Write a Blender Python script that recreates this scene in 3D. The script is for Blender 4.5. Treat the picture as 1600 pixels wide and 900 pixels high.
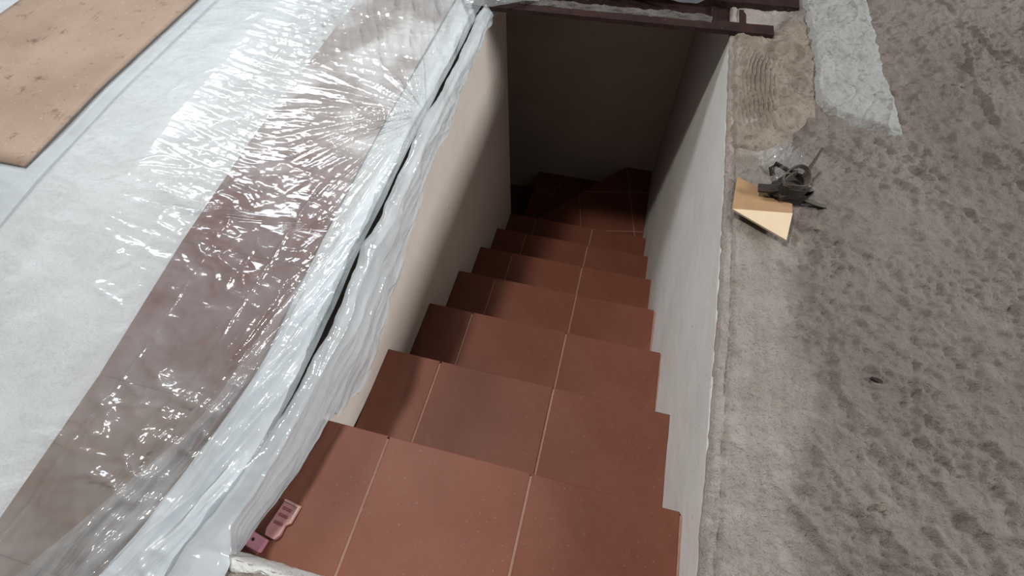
import bpy, bmesh, math, random
import numpy as np
from mathutils import Vector, Matrix

for o in list(bpy.data.objects):
    bpy.data.objects.remove(o, do_unlink=True)
SC = bpy.context.scene
COL = SC.collection

# ------------------------------------------------------------------ camera
CAM_POS = (0.4341, -0.2235, 1.0870)
cam_d = bpy.data.cameras.new('camera')
cam = bpy.data.objects.new('camera', cam_d)
COL.objects.link(cam)
fwd = Vector((-0.1450809, 0.51824311, -0.84283783))
up = Vector((-0.1994238, 0.81905149, 0.53794498))
rt = fwd.cross(up).normalized()
up = rt.cross(fwd).normalized()
m = Matrix((rt, up, -fwd)).transposed().to_4x4()
m.translation = Vector(CAM_POS)
cam.matrix_world = m
cam_d.sensor_width = 36.0
cam_d.lens = 758.58 / 1600 * 36.0
cam_d.clip_start = 0.02
SC.camera = cam

# ------------------------------------------------------------------ world and lights
W = bpy.data.worlds.new('world')
SC.world = W
W.use_nodes = True
bg = W.node_tree.nodes['Background']
bg.inputs['Color'].default_value = (0.86, 0.93, 1.0, 1)
bg.inputs['Strength'].default_value = 0.048

def area(name, loc, target, sx, sy, power, color):
    d = bpy.data.lights.new(name, 'AREA')
    d.shape = 'RECTANGLE'
    d.size, d.size_y = sx, sy
    d.energy = power
    d.color = color
    o = bpy.data.objects.new(name, d)
    COL.objects.link(o)
    o.location = loc
    o.rotation_euler = (Vector(target) - Vector(loc)).to_track_quat('-Z', 'Y').to_euler()
    return o

area('roof_opening_light', (-0.75, 0.36, 3.1), (0.2, 0.9, 0.0), 0.28, 0.28, 49, (1.0, 0.96, 0.92))
area('window_light_right', (4.7, 0.9, 2.15), (0.0, 0.6, 0.1), 1.5, 1.0, 145, (0.90, 0.96, 1.0))
area('window_light_left', (-2.6, 2.36, 3.13), (-0.5, 0.5, 0.2), 1.1, 0.9, 62, (0.88, 0.95, 1.0))

SC.view_settings.view_transform = 'Standard'
SC.view_settings.look = 'None'
SC.view_settings.exposure = 0.40
SC.view_settings.gamma = 1.0
SC.view_settings.use_curve_mapping = False

# ------------------------------------------------------------------ helpers
def tag(o, label=None, cat=None, group=None, kind=None):
    if label: o['label'] = label
    if cat: o['category'] = cat
    if group: o['group'] = group
    if kind: o['kind'] = kind
    return o

def empty(name, loc):
    o = bpy.data.objects.new(name, None)
    o.empty_display_size = 0.05
    COL.objects.link(o)
    o.location = loc
    return o

def world_loc(o):
    v = Vector((0, 0, 0))
    while o:
        v += o.location
        o = o.parent
    return v

def link(name, me, mat, parent=None, origin=None, smooth=False):
    """mesh is in world coordinates; moved so that its origin is `origin`"""
    if origin is None:
        origin = Vector((0, 0, 0))
    origin = Vector(origin)
    if origin.length > 0:
        me.transform(Matrix.Translation(-origin))
    o = bpy.data.objects.new(name, me)
    COL.objects.link(o)
    if parent:
        o.parent = parent
        o.location = origin - world_loc(parent)
    else:
        o.location = origin
    me.materials.append(mat)
    if smooth:
        me.polygons.foreach_set('use_smooth', np.ones(len(me.polygons), dtype=bool))
    me.update()
    return o

def mesh_from(verts, faces, name='m'):
    me = bpy.data.meshes.new(name)
    me.from_pydata([tuple(v) for v in verts], [], faces)
    me.update()
    return me

def grid_mesh(X, Y, Z, keep=None, name='grid'):
    """X, Y, Z are arrays (n, m); keep is an optional (n-1, m-1) mask of faces"""
    n, mm = X.shape
    co = np.stack([X, Y, Z], -1).reshape(-1, 3).astype(np.float32)
    idx = np.arange(n * mm).reshape(n, mm)
    q = np.stack([idx[:-1, :-1], idx[1:, :-1], idx[1:, 1:], idx[:-1, 1:]], -1)
    if keep is not None:
        q = q[keep]
    q = q.reshape(-1, 4)
    used = np.unique(q)
    remap = np.full(n * mm, -1)
    remap[used] = np.arange(len(used))
    co = co[used]
    q = remap[q]
    me = bpy.data.meshes.new(name)
    me.vertices.add(len(co))
    me.vertices.foreach_set('co', co.ravel())
    me.loops.add(q.size)
    me.loops.foreach_set('vertex_index', q.ravel().astype(np.int32))
    me.polygons.add(len(q))
    me.polygons.foreach_set('loop_start', np.arange(0, q.size, 4, dtype=np.int32))
    me.update(calc_edges=True)
    me.validate()
    return me

def box_mesh(x0, x1, y0, y1, z0, z1, bevel=0.0, seg=2):
    bm = bmesh.new()
    bmesh.ops.create_cube(bm, size=1.0)
    for v in bm.verts:
        v.co = Vector(((x0 + x1) / 2 + v.co.x * (x1 - x0), (y0 + y1) / 2 + v.co.y * (y1 - y0), (z0 + z1) / 2 + v.co.z * (z1 - z0)))
    if bevel > 0:
        bmesh.ops.bevel(bm, geom=list(bm.edges), offset=bevel, segments=seg, affect='EDGES', profile=0.6)
    me = bpy.data.meshes.new('box')
    bm.to_mesh(me); bm.free()
    return me

def prism_mesh(poly, z0, z1, bevel=0.0):
    """upright prism over a counter-clockwise polygon [(x, y), ...]"""
    bm = bmesh.new()
    lo = [bm.verts.new((x, y, z0)) for x, y in poly]
    hi = [bm.verts.new((x, y, z1)) for x, y in poly]
    n = len(poly)
    top = bm.faces.new(hi)
    bm.faces.new(lo[::-1])
    for i in range(n):
        j = (i + 1) % n
        bm.faces.new((lo[i], lo[j], hi[j], hi[i]))
    bm.normal_update()
    if bevel > 0:
        bmesh.ops.bevel(bm, geom=list(top.edges), offset=bevel, segments=1, affect='EDGES')
    me = bpy.data.meshes.new('prism')
    bm.to_mesh(me); bm.free()
    return me

def join_meshes(mes):
    bm = bmesh.new()
    for me in mes:
        bm.from_mesh(me)
        bpy.data.meshes.remove(me)
    out = bpy.data.meshes.new('joined')
    bm.to_mesh(out); bm.free()
    return out

def ribbon_mesh(pts, width, thick, wdir):
    """flat strap swept along pts, its width along wdir(i)"""
    P = [Vector(p) for p in pts]
    vs, fs = [], []
    n = len(P)
    for i, p in enumerate(P):
        t = (P[min(i + 1, n - 1)] - P[max(i - 1, 0)]).normalized()
        w = Vector(wdir(i)); w = (w - t * w.dot(t)).normalized()
        nn = t.cross(w).normalized()
        for a, b in ((-1, -1), (1, -1), (1, 1), (-1, 1)):
            vs.append(p + w * a * width / 2 + nn * b * thick / 2)
    for i in range(n - 1):
        for k in range(4):
            a, b = i * 4 + k, i * 4 + (k + 1) % 4
            fs.append((a, b, b + 4, a + 4))
    fs.append((3, 2, 1, 0)); e = (n - 1) * 4; fs.append((e, e + 1, e + 2, e + 3))
    return mesh_from(vs, fs)

def tube_mesh(pts, radii, sides=8):
    P = [Vector(p) for p in pts]
    n = len(P); vs, fs = [], []
    if not hasattr(radii, '__len__'): radii = [radii] * n
    for i, p in enumerate(P):
        t = (P[min(i + 1, n - 1)] - P[max(i - 1, 0)]).normalized()
        a = t.orthogonal().normalized(); b = t.cross(a)
        for k in range(sides):
            th = 2 * math.pi * k / sides
            vs.append(p + (a * math.cos(th) + b * math.sin(th)) * radii[i])
    for i in range(n - 1):
        for k in range(sides):
            a = i * sides + k; b = i * sides + (k + 1) % sides
            fs.append((a, b, b + sides, a + sides))
    fs.append(tuple(range(sides))[::-1]); fs.append(tuple(range((n - 1) * sides, n * sides)))
    return mesh_from(vs, fs)

# smooth value / gradient noise on arrays
_rng = np.random.RandomState(7)
_PERM = _rng.permutation(512)
_PERM = np.concatenate([_PERM, _PERM, _PERM])
_GR = _rng.uniform(0, 2 * math.pi, 512)
_GX, _GY = np.cos(_GR), np.sin(_GR)

def pn(x, y, seed=0):
    x = np.asarray(x, float) + seed * 17.37; y = np.asarray(y, float) + seed * 5.91
    xi = np.floor(x).astype(int); yi = np.floor(y).astype(int)
    xf = x - xi; yf = y - yi
    u = xf * xf * xf * (xf * (xf * 6 - 15) + 10); v = yf * yf * yf * (yf * (yf * 6 - 15) + 10)
    def g(ix, iy, dx, dy):
        h = _PERM[(_PERM[ix & 511] + iy) & 511] & 511
        return _GX[h] * dx + _GY[h] * dy
    a = g(xi, yi, xf, yf); b = g(xi + 1, yi, xf - 1, yf)
    c = g(xi, yi + 1, xf, yf - 1); d = g(xi + 1, yi + 1, xf - 1, yf - 1)
    return (a * (1 - u) + b * u) * (1 - v) + (c * (1 - u) + d * u) * v * 1.0

def fbm(x, y, oct=4, seed=0, gain=0.5):
    s, a, f = 0, 1, 1
    for i in range(oct):
        s = s + a * pn(x * f, y * f, seed + i * 3)
        a *= gain; f *= 2.03
    return s

def ridge(x, y, seed=0, sharp=1.0):
    return np.clip(1 - np.abs(pn(x, y, seed)) * 2.6, 0, 1) ** sharp

def sstep(a, b, x):
    t = np.clip((np.asarray(x, float) - a) / (b - a), 0, 1)
    return t * t * (3 - 2 * t)

# ------------------------------------------------------------------ materials
class NT:
    def __init__(self, name):
        self.m = bpy.data.materials.new(name)
        self.m.use_nodes = True
        self.t = self.m.node_tree
        self.t.nodes.clear()
        self.out = self.n('ShaderNodeOutputMaterial')
        self.co = self.n('ShaderNodeTexCoord').outputs['Object']
    def n(self, typ, **kw):
        nd = self.t.nodes.new(typ)
        for k, v in kw.items():
            setattr(nd, k, v)
        return nd
    def set(self, sock, v):
        if hasattr(v, 'is_linked'):
            self.t.links.new(v, sock)
        else:
            if isinstance(v, tuple) and len(v) == 3 and sock.type == 'RGBA':
                v = (*v, 1)
            sock.default_value = v
    def mapping(self, scale=(1, 1, 1), rot=(0, 0, 0), co=None):
        nd = self.n('ShaderNodeMapping')
        self.set(nd.inputs['Vector'], co or self.co)
        nd.inputs['Scale'].default_value = scale
        nd.inputs['Rotation'].default_value = rot
        return nd.outputs[0]
    def noise(self, scale, detail=4, rough=0.55, co=None, dist=0.0):
        nd = self.n('ShaderNodeTexNoise')
        self.set(nd.inputs['Vector'], co or self.co)
        nd.inputs['Scale'].default_value = scale
        nd.inputs['Detail'].default_value = detail
        nd.inputs['Roughness'].default_value = rough
        nd.inputs['Distortion'].default_value = dist
        return nd.outputs['Fac']
    def voronoi(self, scale, co=None, feature='F1'):
        nd = self.n('ShaderNodeTexVoronoi', feature=feature)
        self.set(nd.inputs['Vector'], co or self.co)
        nd.inputs['Scale'].default_value = scale
        return nd.outputs['Distance']
    def ramp(self, fac, stops, interp='LINEAR'):
        nd = self.n('ShaderNodeValToRGB')
        nd.color_ramp.interpolation = interp
        e = nd.color_ramp.elements
        while len(e) < len(stops): e.new(0.5)
        for i, (p, c) in enumerate(stops):
            e[i].position = p
            e[i].color = (c, c, c, 1) if not isinstance(c, tuple) else (*c, 1)
        self.set(nd.inputs['Fac'], fac)
        return nd.outputs['Color']
    def mix(self, fac, a, b, mode='MIX'):
        nd = self.n('ShaderNodeMix', data_type='RGBA', blend_type=mode)
        self.set(nd.inputs['Factor'], fac)
        self.set(nd.inputs[6], a); self.set(nd.inputs[7], b)
        return nd.outputs[2]
    def math(self, op, a, b=0.0):
        nd = self.n('ShaderNodeMath', operation=op)
        self.set(nd.inputs[0], a); self.set(nd.inputs[1], b)
        return nd.outputs[0]
    def maprange(self, v, a, b, c=0.0, d=1.0):
        nd = self.n('ShaderNodeMapRange')
        self.set(nd.inputs['Value'], v)
        for k, x in zip(('From Min', 'From Max', 'To Min', 'To Max'), (a, b, c, d)):
            nd.inputs[k].default_value = x
        return nd.outputs[0]
    def sep(self, co=None):
        nd = self.n('ShaderNodeSeparateXYZ')
        self.set(nd.inputs[0], co or self.co)
        return nd.outputs
    def bump(self, h, strength=0.3, dist=0.005, normal=None):
        nd = self.n('ShaderNodeBump')
        nd.inputs['Strength'].default_value = strength
        nd.inputs['Distance'].default_value = dist
        self.set(nd.inputs['Height'], h)
        if normal is not None: self.set(nd.inputs['Normal'], normal)
        return nd.outputs[0]
    def rnd(self):
        return self.n('ShaderNodeObjectInfo').outputs['Random']
    def bsdf(self, color, rough=0.6, normal=None, metal=0.0, spec=0.5, **kw):
        nd = self.n('ShaderNodeBsdfPrincipled')
        self.set(nd.inputs['Base Color'], color)
        self.set(nd.inputs['Roughness'], rough)
        nd.inputs['Metallic'].default_value = metal
        nd.inputs['Specular IOR Level'].default_value = spec
        if normal is not None: self.set(nd.inputs['Normal'], normal)
        for k, v in kw.items():
            self.set(nd.inputs[k.replace('_', ' ')], v)
        self.t.links.new(nd.outputs[0], self.out.inputs['Surface'])
        return self.m

def mat_tile(name, a, b, dust):
    t = NT(name)
    n1 = t.noise(5.0, 5, 0.6)
    n2 = t.noise(38, 4, 0.6)
    c = t.mix(t.ramp(n1, [(0.3, 0.0), (0.7, 1.0)]), a, b)
    c = t.mix(t.math('MULTIPLY', t.ramp(n2, [(0.45, 0.0), (0.8, 1.0)]), 0.18), c, dust)
    sp = t.ramp(t.noise(150, 2, 0.5), [(0.69, 0.0), (0.74, 1.0)])
    c = t.mix(t.math('MULTIPLY', sp, 0.35), c, (0.36, 0.25, 0.2))
    dk = t.ramp(t.noise(21, 3, 0.6), [(0.68, 0.0), (0.76, 1.0)])
    c = t.mix(t.math('MULTIPLY', dk, 0.45), c, (0.08, 0.035, 0.025))
    v = t.maprange(t.rnd(), 0, 1, 0.95, 1.06)
    hs = t.n('ShaderNodeHueSaturation'); t.set(hs.inputs['Color'], c); t.set(hs.inputs['Value'], v)
    r = t.maprange(n2, 0.3, 0.7, 0.52, 0.60)
    return t.bsdf(hs.outputs[0], r, t.bump(n2, 0.15, 0.003), spec=0.3)

M_TILE = mat_tile('terracotta_tile', (0.158, 0.048, 0.026), (0.192, 0.066, 0.038), (0.235, 0.11, 0.075))
def mat_under():
    t = NT('dusty_floor_tile')
    pos = t.n('ShaderNodeNewGeometry').outputs['Position']
    y = t.sep(pos)[1]
    n = t.noise(4.0, 4, 0.6, co=pos)
    c = t.mix(n, (0.140, 0.042, 0.026), (0.185, 0.064, 0.042))
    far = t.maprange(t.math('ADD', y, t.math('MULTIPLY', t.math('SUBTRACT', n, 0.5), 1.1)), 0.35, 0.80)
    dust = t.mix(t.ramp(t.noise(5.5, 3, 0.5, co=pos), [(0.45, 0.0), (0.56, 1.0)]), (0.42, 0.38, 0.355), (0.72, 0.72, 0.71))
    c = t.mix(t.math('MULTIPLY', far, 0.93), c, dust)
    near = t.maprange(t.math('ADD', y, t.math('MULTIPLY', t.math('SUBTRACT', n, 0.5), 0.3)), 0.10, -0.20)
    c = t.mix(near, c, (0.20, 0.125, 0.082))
    return t.bsdf(c, 0.6, t.bump(t.noise(40, 3, co=pos), 0.15, 0.003), spec=0.3)
M_UNDER = mat_under()

def mat_grout():
    t = NT('pale_grout')
    n = t.noise(60, 4)
    c = t.mix(n, (0.27, 0.135, 0.095), (0.40, 0.25, 0.19))
    return t.bsdf(c, 0.9, t.bump(t.noise(300, 3), 0.4, 0.002), spec=0.2)
M_GROUT = mat_grout()

def mat_wall(name, col, col2):
    t = NT(name)
    n = t.noise(3.0, 5, 0.6)
    c = t.mix(t.ramp(n, [(0.35, 0.0), (0.7, 1.0)]), col, col2)
    sp = t.ramp(t.noise(90, 2, 0.4), [(0.70, 0.0), (0.76, 1.0)])
    c = t.mix(t.math('MULTIPLY', sp, 0.5), c, (0.2, 0.18, 0.16))
    nm = t.bump(t.noise(260, 3, 0.6), 0.18, 0.003)
    nm = t.bump(t.noise(14, 3, 0.5), 0.25, 0.01, nm)
    return t.bsdf(c, 0.85, nm, spec=0.25)
M_WALL = mat_wall('white_wall_paint', (0.60, 0.575, 0.545), (0.66, 0.64, 0.61))
M_WALL_L = mat_wall('cream_wall_paint', (0.62, 0.515, 0.435), (0.69, 0.59, 0.51))

def mat_concrete():
    t = NT('rough_screed')
    s = t.sep()
    x, y = s[0], s[1]
    wob = t.math('MULTIPLY', t.math('SUBTRACT', t.noise(5, 6, 0.7), 0.5), 0.22)
    xx = t.math('ADD', x, wob)
    strip = t.math('SUBTRACT', 1.0, t.maprange(xx, 0.835, 0.90))
    strip = t.math('MULTIPLY', strip, t.maprange(t.noise(3.5, 4, 0.6), 0.35, 0.6, 0.7, 1.0))
    big = t.ramp(t.noise(1.9, 5, 0.6, dist=0.5), [(0.30, 0.0), (0.70, 1.0)])
    c = t.mix(big, (0.215, 0.170, 0.142), (0.315, 0.268, 0.240))
    c2 = t.mix(t.ramp(t.noise(9, 6, 0.65), [(0.35, 0.0), (0.65, 1.0)]), (0.42, 0.36, 0.31), (0.56, 0.50, 0.445))
    c = t.mix(t.math('MULTIPLY', strip, 0.85), c, c2)
    med = t.noise(30, 6, 0.7, dist=0.3)
    c = t.mix(t.ramp(med, [(0.28, 0.4), (0.42, 0.0)]), c, (0.095, 0.070, 0.056))
    st = t.noise(16, 6, 0.75, co=t.mapping((1.0, 0.35, 1.0), (0, 0, math.radians(35))))
    c = t.mix(t.ramp(st, [(0.56, 0.0), (0.76, 0.40)]), c, (0.42, 0.37, 0.33))
    fine = t.noise(130, 5, 0.7)
    c = t.mix(t.ramp(fine, [(0.28, 0.5), (0.44, 0.0)]), c, (0.085, 0.065, 0.055))
    pit = t.ramp(t.noise(23, 4, 0.6), [(0.70, 0.0), (0.76, 0.7)])
    c = t.mix(pit, c, (0.07, 0.05, 0.042))
    nm = t.bump(med, 0.8, 0.022)
    nm = t.bump(fine, 0.8, 0.009, nm)
    return t.bsdf(c, 0.92, nm, spec=0.2)
M_CONC = mat_concrete()

def mat_mortar(name, a, b, dark):
    t = NT(name)
    n = t.noise(14, 5, 0.65)
    c = t.mix(t.ramp(n, [(0.32, 0.0), (0.68, 1.0)]), a, b)
    c = t.mix(t.ramp(t.noise(70, 4, 0.65), [(0.30, 0.7), (0.46, 0.0)]), c, dark)
    nm = t.bump(t.noise(45, 5, 0.65), 0.6, 0.012)
    nm = t.bump(t.noise(160, 4, 0.65), 0.6, 0.005, nm)
    return t.bsdf(c, 0.92, nm, spec=0.2)
M_MORT_S = mat_mortar('sandy_mortar', (0.20, 0.158, 0.122), (0.31, 0.26, 0.21), (0.10, 0.075, 0.055))
M_MORT_B = mat_mortar('grey_cement', (0.31, 0.298, 0.275), (0.375, 0.368, 0.348), (0.20, 0.175, 0.15))
M_MORT_G = mat_mortar('old_grey_mortar', (0.085, 0.072, 0.064), (0.16, 0.14, 0.128), (0.05, 0.04, 0.035))
M_PLASTER = mat_mortar('white_plaster', (0.62, 0.60, 0.56), (0.75, 0.74, 0.71), (0.42, 0.37, 0.31))
M_WHITE = mat_mortar('white_screed', (0.69, 0.715, 0.72), (0.77, 0.80, 0.81), (0.61, 0.62, 0.62))
M_DARK = mat_mortar('gap_shade_and_sliver', (0.03, 0.025, 0.022), (0.05, 0.04, 0.035), (0.02, 0.015, 0.012))  # near-black: painted shade for the wall gap, also the dark sliver

def mat_plastic(name, haze, tint=(0.90, 0.95, 0.985), rough=0.13):
    t = NT(name)
    tr = t.n('ShaderNodeBsdfTransparent')
    t.set(tr.inputs['Color'], (0.98, 0.98, 0.98))
    df = t.n('ShaderNodeBsdfDiffuse'); t.set(df.inputs['Color'], tint)
    tl = t.n('ShaderNodeBsdfTranslucent'); t.set(tl.inputs['Color'], tint)
    a = t.n('ShaderNodeMixShader'); a.inputs[0].default_value = 0.28
    t.t.links.new(df.outputs[0], a.inputs[1]); t.t.links.new(tl.outputs[0], a.inputs[2])
    b = t.n('ShaderNodeMixShader')
    hz = t.maprange(t.noise(6, 4, 0.6), 0.3, 0.7, haze - 0.09, haze + 0.09)
    t.set(b.inputs[0], hz)
    t.t.links.new(tr.outputs[0], b.inputs[1]); t.t.links.new(a.outputs[0], b.inputs[2])
    gl = t.n('ShaderNodeBsdfGlossy'); t.set(gl.inputs['Color'], (1, 1, 1))
    gl.inputs['Roughness'].default_value = rough
    cr = t.math('ABSOLUTE', t.math('SUBTRACT', t.noise(24, 3, 0.5, co=t.mapping((0.30, 1, 1), (0, 0, 0.12))), 0.5))
    cr2 = t.math('ABSOLUTE', t.math('SUBTRACT', t.noise(13, 2, 0.5, co=t.mapping((1, 0.55, 1), (0, 0, 0.5))), 0.5))
    nm = t.bump(cr, 0.5, 0.012)
    nm = t.bump(cr2, 0.22, 0.012, nm)
    nm = t.bump(t.noise(150, 2, 0.5), 0.08, 0.003, nm)
    t.set(gl.inputs['Normal'], nm)
    fr = t.n('ShaderNodeFresnel'); fr.inputs['IOR'].default_value = 1.5
    t.set(fr.inputs['Normal'], nm)
    c = t.n('ShaderNodeMixShader')
    t.set(c.inputs[0], t.math('MULTIPLY', fr.outputs[0], 0.9))
    t.t.links.new(b.outputs[0], c.inputs[1]); t.t.links.new(gl.outputs[0], c.inputs[2])
    t.t.links.new(c.outputs[0], t.out.inputs['Surface'])
    return t.m
M_SHEET = mat_plastic('hazy_polythene', 0.20)
M_SHEET_D = mat_plastic('doubled_polythene', 0.62)
M_BAG = mat_plastic('clear_packet_film', 0.12, rough=0.05)

def mat_board():
    t = NT('worn_hardboard')
    c = t.mix(t.ramp(t.noise(4, 5, 0.6), [(0.35, 0.0), (0.65, 1.0)]), (0.32, 0.225, 0.165), (0.40, 0.29, 0.22))
    c = t.mix(t.ramp(t.noise(17, 5, 0.7), [(0.58, 0.0), (0.70, 0.8)]), c, (0.13, 0.08, 0.055))
    c = t.mix(t.ramp(t.noise(45, 3, 0.6, co=t.mapping((1, 0.3, 1), (0, 0, -0.5))), [(0.66, 0.0), (0.74, 0.6)]), c, (0.14, 0.09, 0.06))
    c = t.mix(t.ramp(t.noise(130, 2), [(0.66, 0.0), (0.72, 0.5)]), c, (0.6, 0.5, 0.42))
    return t.bsdf(c, 0.7, t.bump(t.noise(200, 3), 0.15, 0.002), spec=0.3)
M_BOARD = mat_board()

def mat_steel():
    t = NT('rusty_red_oxide_steel')
    c = t.mix(t.ramp(t.noise(20, 5, 0.65), [(0.35, 0.0), (0.7, 1.0)]), (0.020, 0.009, 0.008), (0.045, 0.018, 0.014))
    c = t.mix(t.ramp(t.noise(75, 4, 0.7), [(0.64, 0.0), (0.72, 0.6)]), c, (0.20, 0.16, 0.135))
    return t.bsdf(c, 0.65, t.bump(t.noise(120, 4), 0.4, 0.003), metal=0.15, spec=0.4)
M_STEEL = mat_steel()

def mat_plain(name, a, b, rough=0.6, scale=25, **kw):
    t = NT(name)
    c = t.mix(t.noise(scale, 4), a, b)
    return t.bsdf(c, rough, t.bump(t.noise(scale * 5, 3), 0.2, 0.002), **kw)
M_WOOD_SHADE = mat_plain('shaded_brown_wood', (0.30, 0.17, 0.085), (0.44, 0.27, 0.14), 0.7, 30)  # brown is a shadow painted into the wood colour
M_WOOD_PALE = mat_plain('pale_wood', (0.66, 0.50, 0.32), (0.76, 0.60, 0.41), 0.7, 40)
M_STRAP = mat_plain('dark_brown_rubber', (0.012, 0.008, 0.006), (0.035, 0.024, 0.017), 0.6, 40)
M_STRAP_D = mat_plain('dusty_brown_strap', (0.06, 0.046, 0.034), (0.11, 0.086, 0.064), 0.7, 60)
M_PINK = mat_plain('pink_plastic', (0.36, 0.15, 0.14), (0.45, 0.21, 0.19), 0.4, 60)
M_PINK_D = mat_plain('dark_pink_plastic', (0.20, 0.05, 0.05), (0.28, 0.085, 0.08), 0.5, 60)
M_PINK_L = mat_plain('pale_pink_plastic', (0.45, 0.26, 0.20), (0.55, 0.35, 0.28), 0.4, 60)
M_MAGENTA = mat_plain('mauve_pink_plastic', (0.38, 0.14, 0.18), (0.50, 0.22, 0.27), 0.5, 90)
M_BLACK = mat_plain('hole_shade_black', (0.01, 0.008, 0.008), (0.015, 0.012, 0.012), 0.9)

# ------------------------------------------------------------------ main dimensions (metres)
XL, XR = -0.080, 0.7195            # faces of the stairwell walls
RUN, RISE = 0.2711, 0.1830
Y_END, Y_BACK = 1.640, 2.370       # end of the left wall, back wall of the turn
def zf(y):                         # floor level either side of the stairwell
    return np.interp(y, [-1.5, -0.29, -0.12, 0.09, 0.35, 0.7, 1.3, 6], [0.118, 0.122, 0.131, 0.160, 0.190, 0.212, 0.222, 0.222])
def xw(y):                         # left wall face, flaring at the top step
    return np.interp(y, [-1.5, -0.29, -0.18, 0.0, 0.12, 6], [-0.145, -0.140, -0.110, -0.088, XL, XL])

# ------------------------------------------------------------------ the setting: walls
Z_LOW = -3.2
def wall_left():
    ys = np.concatenate([np.linspace(-0.29, 1.6, 40), [Y_END]])
    prof = []
    for y in ys:
        f = float(xw(y)); t = float(zf(y)) - 0.045
        prof.append([(f, y, Z_LOW), (f, y, t - 0.012), (f - 0.006, y, t), (f - 0.09, y, t), (f - 0.09, y, Z_LOW)])
    vs = [p for r in prof for p in r]; fs = []
    k = 5
    for i in range(len(ys) - 1):
        for j in range(k - 1):
            a = i * k + j
            fs.append((a, a + 1, a + 1 + k, a + k))
    e = (len(ys) - 1) * k
    fs.append(tuple(range(e, e + k))); fs.append(tuple(range(k))[::-1])
    me = mesh_from(vs, fs)
    # return wall along the lower flight
    r = box_mesh(-2.6, XL - 0.0905, Y_END - 0.09, Y_END, Z_LOW, 0.03)
    return link('wall_left', join_meshes([me, r]), M_WALL_L)
tag(wall_left(), 'cream painted wall on the left of the stairs below the plastic sheet', kind='structure')

def wall_right():
    ny, nz = 160, 110
    y = np.linspace(-0.29, Y_BACK + 0.06, ny); v = np.linspace(0, 1, nz)
    Y, V = np.meshgrid(y, v, indexing='ij')
    top = zf(Y) - 0.011
    Z = -1.5 + (top + 1.5) * V
    X = XR + 0.0022 * fbm(Y * 5, Z * 5, 3, 3) + 0.0008 * fbm(Y * 40, Z * 40, 2, 9)
    X = np.concatenate([X, X[:, -1:] * 0 + XR + 0.1], 1); Y = np.concatenate([Y, Y[:, -1:]], 1); Z = np.concatenate([Z, Z[:, -1:]], 1)
    me = grid_mesh(X[:, ::-1], Y[:, ::-1], Z[:, ::-1])
    return link('wall_right', join_meshes([me, box_mesh(XR + 0.02, XR + 0.12, -0.29, Y_BACK + 0.1, Z_LOW, 0.05)]), M_WALL, smooth=True)
tag(wall_right(), 'grey white plastered wall on the right of the stairs', kind='structure')
tag(link('wall_back', box_mesh(-2.6, XR + 0.12, Y_BACK, Y_BACK + 0.1, Z_LOW, 0.05), M_WALL_L), 'back wall in deep shade at the turn of the stairs', kind='structure')
tag(link('wall_far_left', box_mesh(-2.7, -2.6, Y_END - 0.1, Y_BACK + 0.1, Z_LOW, 0.03), M_WALL_L), 'end wall of the lower flight', kind='structure')
# slab that roofs the turn
tag(link('ceiling', box_mesh(-2.7, XR - 0.001, 1.60, 4.6, 0.125, 0.208), M_WALL_L), 'concrete slab over the turn of the stairs', kind='structure')

# ------------------------------------------------------------------ the setting: floors
def spaced(fine0, fine1, step, lo, hi, grow=1.35):
    a = list(np.arange(fine0, fine1, step))
    s = step; x = a[-1]
    while x < hi:
        s *= grow; x = min(x + s, hi); a.append(x)
    s = step; x = a[0]; b = []
    while x > lo:
        s *= grow; x = max(x - s, lo); b.append(x)
    return np.array(b[::-1] + a)

FLOOR_LINES = [[(1.414, 1.496), (1.384, 1.276), (1.408, 1.102)], [(1.116, 0.967), (1.182, 0.878), (1.30, 0.72)], [(0.99, 0.424), (1.02, 0.388)],
               [(1.101, 0.196), (1.138, 0.154)], [(1.093, 0.046), (1.134, -0.001)], [(1.371, 1.784), (1.487, 1.451), (1.551, 1.369)]]
def floor_height(X, Y):
    rough = sstep(0.84, 0.92, X + 0.10 * fbm(X * 6, Y * 6, 3, 21))
    h = 0.005 * fbm(X * 3.2, Y * 3.2, 3, 1)
    h += rough * (0.011 * fbm(X * 16, Y * 16, 4, 5, 0.6) + 0.0042 * fbm(X * 48, Y * 66, 3, 8, 0.65) * (0.4 + 1.2 * sstep(-0.3, 0.3, pn(X * 5, Y * 5, 46))))
    h += (1 - rough) * (0.006 * fbm(X * 18, Y * 9, 4, 11) + 0.0022 * fbm(X * 90, Y * 60, 2, 12))
    a = math.radians(58)
    U = X * math.cos(a) + Y * math.sin(a); V = -X * math.sin(a) + Y * math.cos(a)
    h += rough * 0.0085 * ridge(U * 5.5 + 0.4 * pn(X * 4, Y * 4, 33), V * 1.2, 31, 5.0)
    h -= 0.007 * sstep(0.42, 0.62, pn(X * 17, Y * 17, 41)) * (0.3 + rough)
    for line in FLOOR_LINES:
        for (x0, y0), (x1, y1) in zip(line[:-1], line[1:]):
            ex, ey = x1 - x0, y1 - y0
            t = np.clip(((X - x0) * ex + (Y - y0) * ey) / (ex * ex + ey * ey), 0, 1)
            dd = np.hypot(X - x0 - t * ex + 0.012 * pn(X * 14, Y * 14, 45), Y - y0 - t * ey)
            h += 0.006 * np.exp(-(dd / 0.006) ** 2) - 0.002 * np.exp(-((dd - 0.012) / 0.005) ** 2)
    # clods and trowel marks
    h += 0.006 * rough * sstep(0.30, 0.6, pn(X * 34, Y * 34, 43))
    return h

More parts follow.
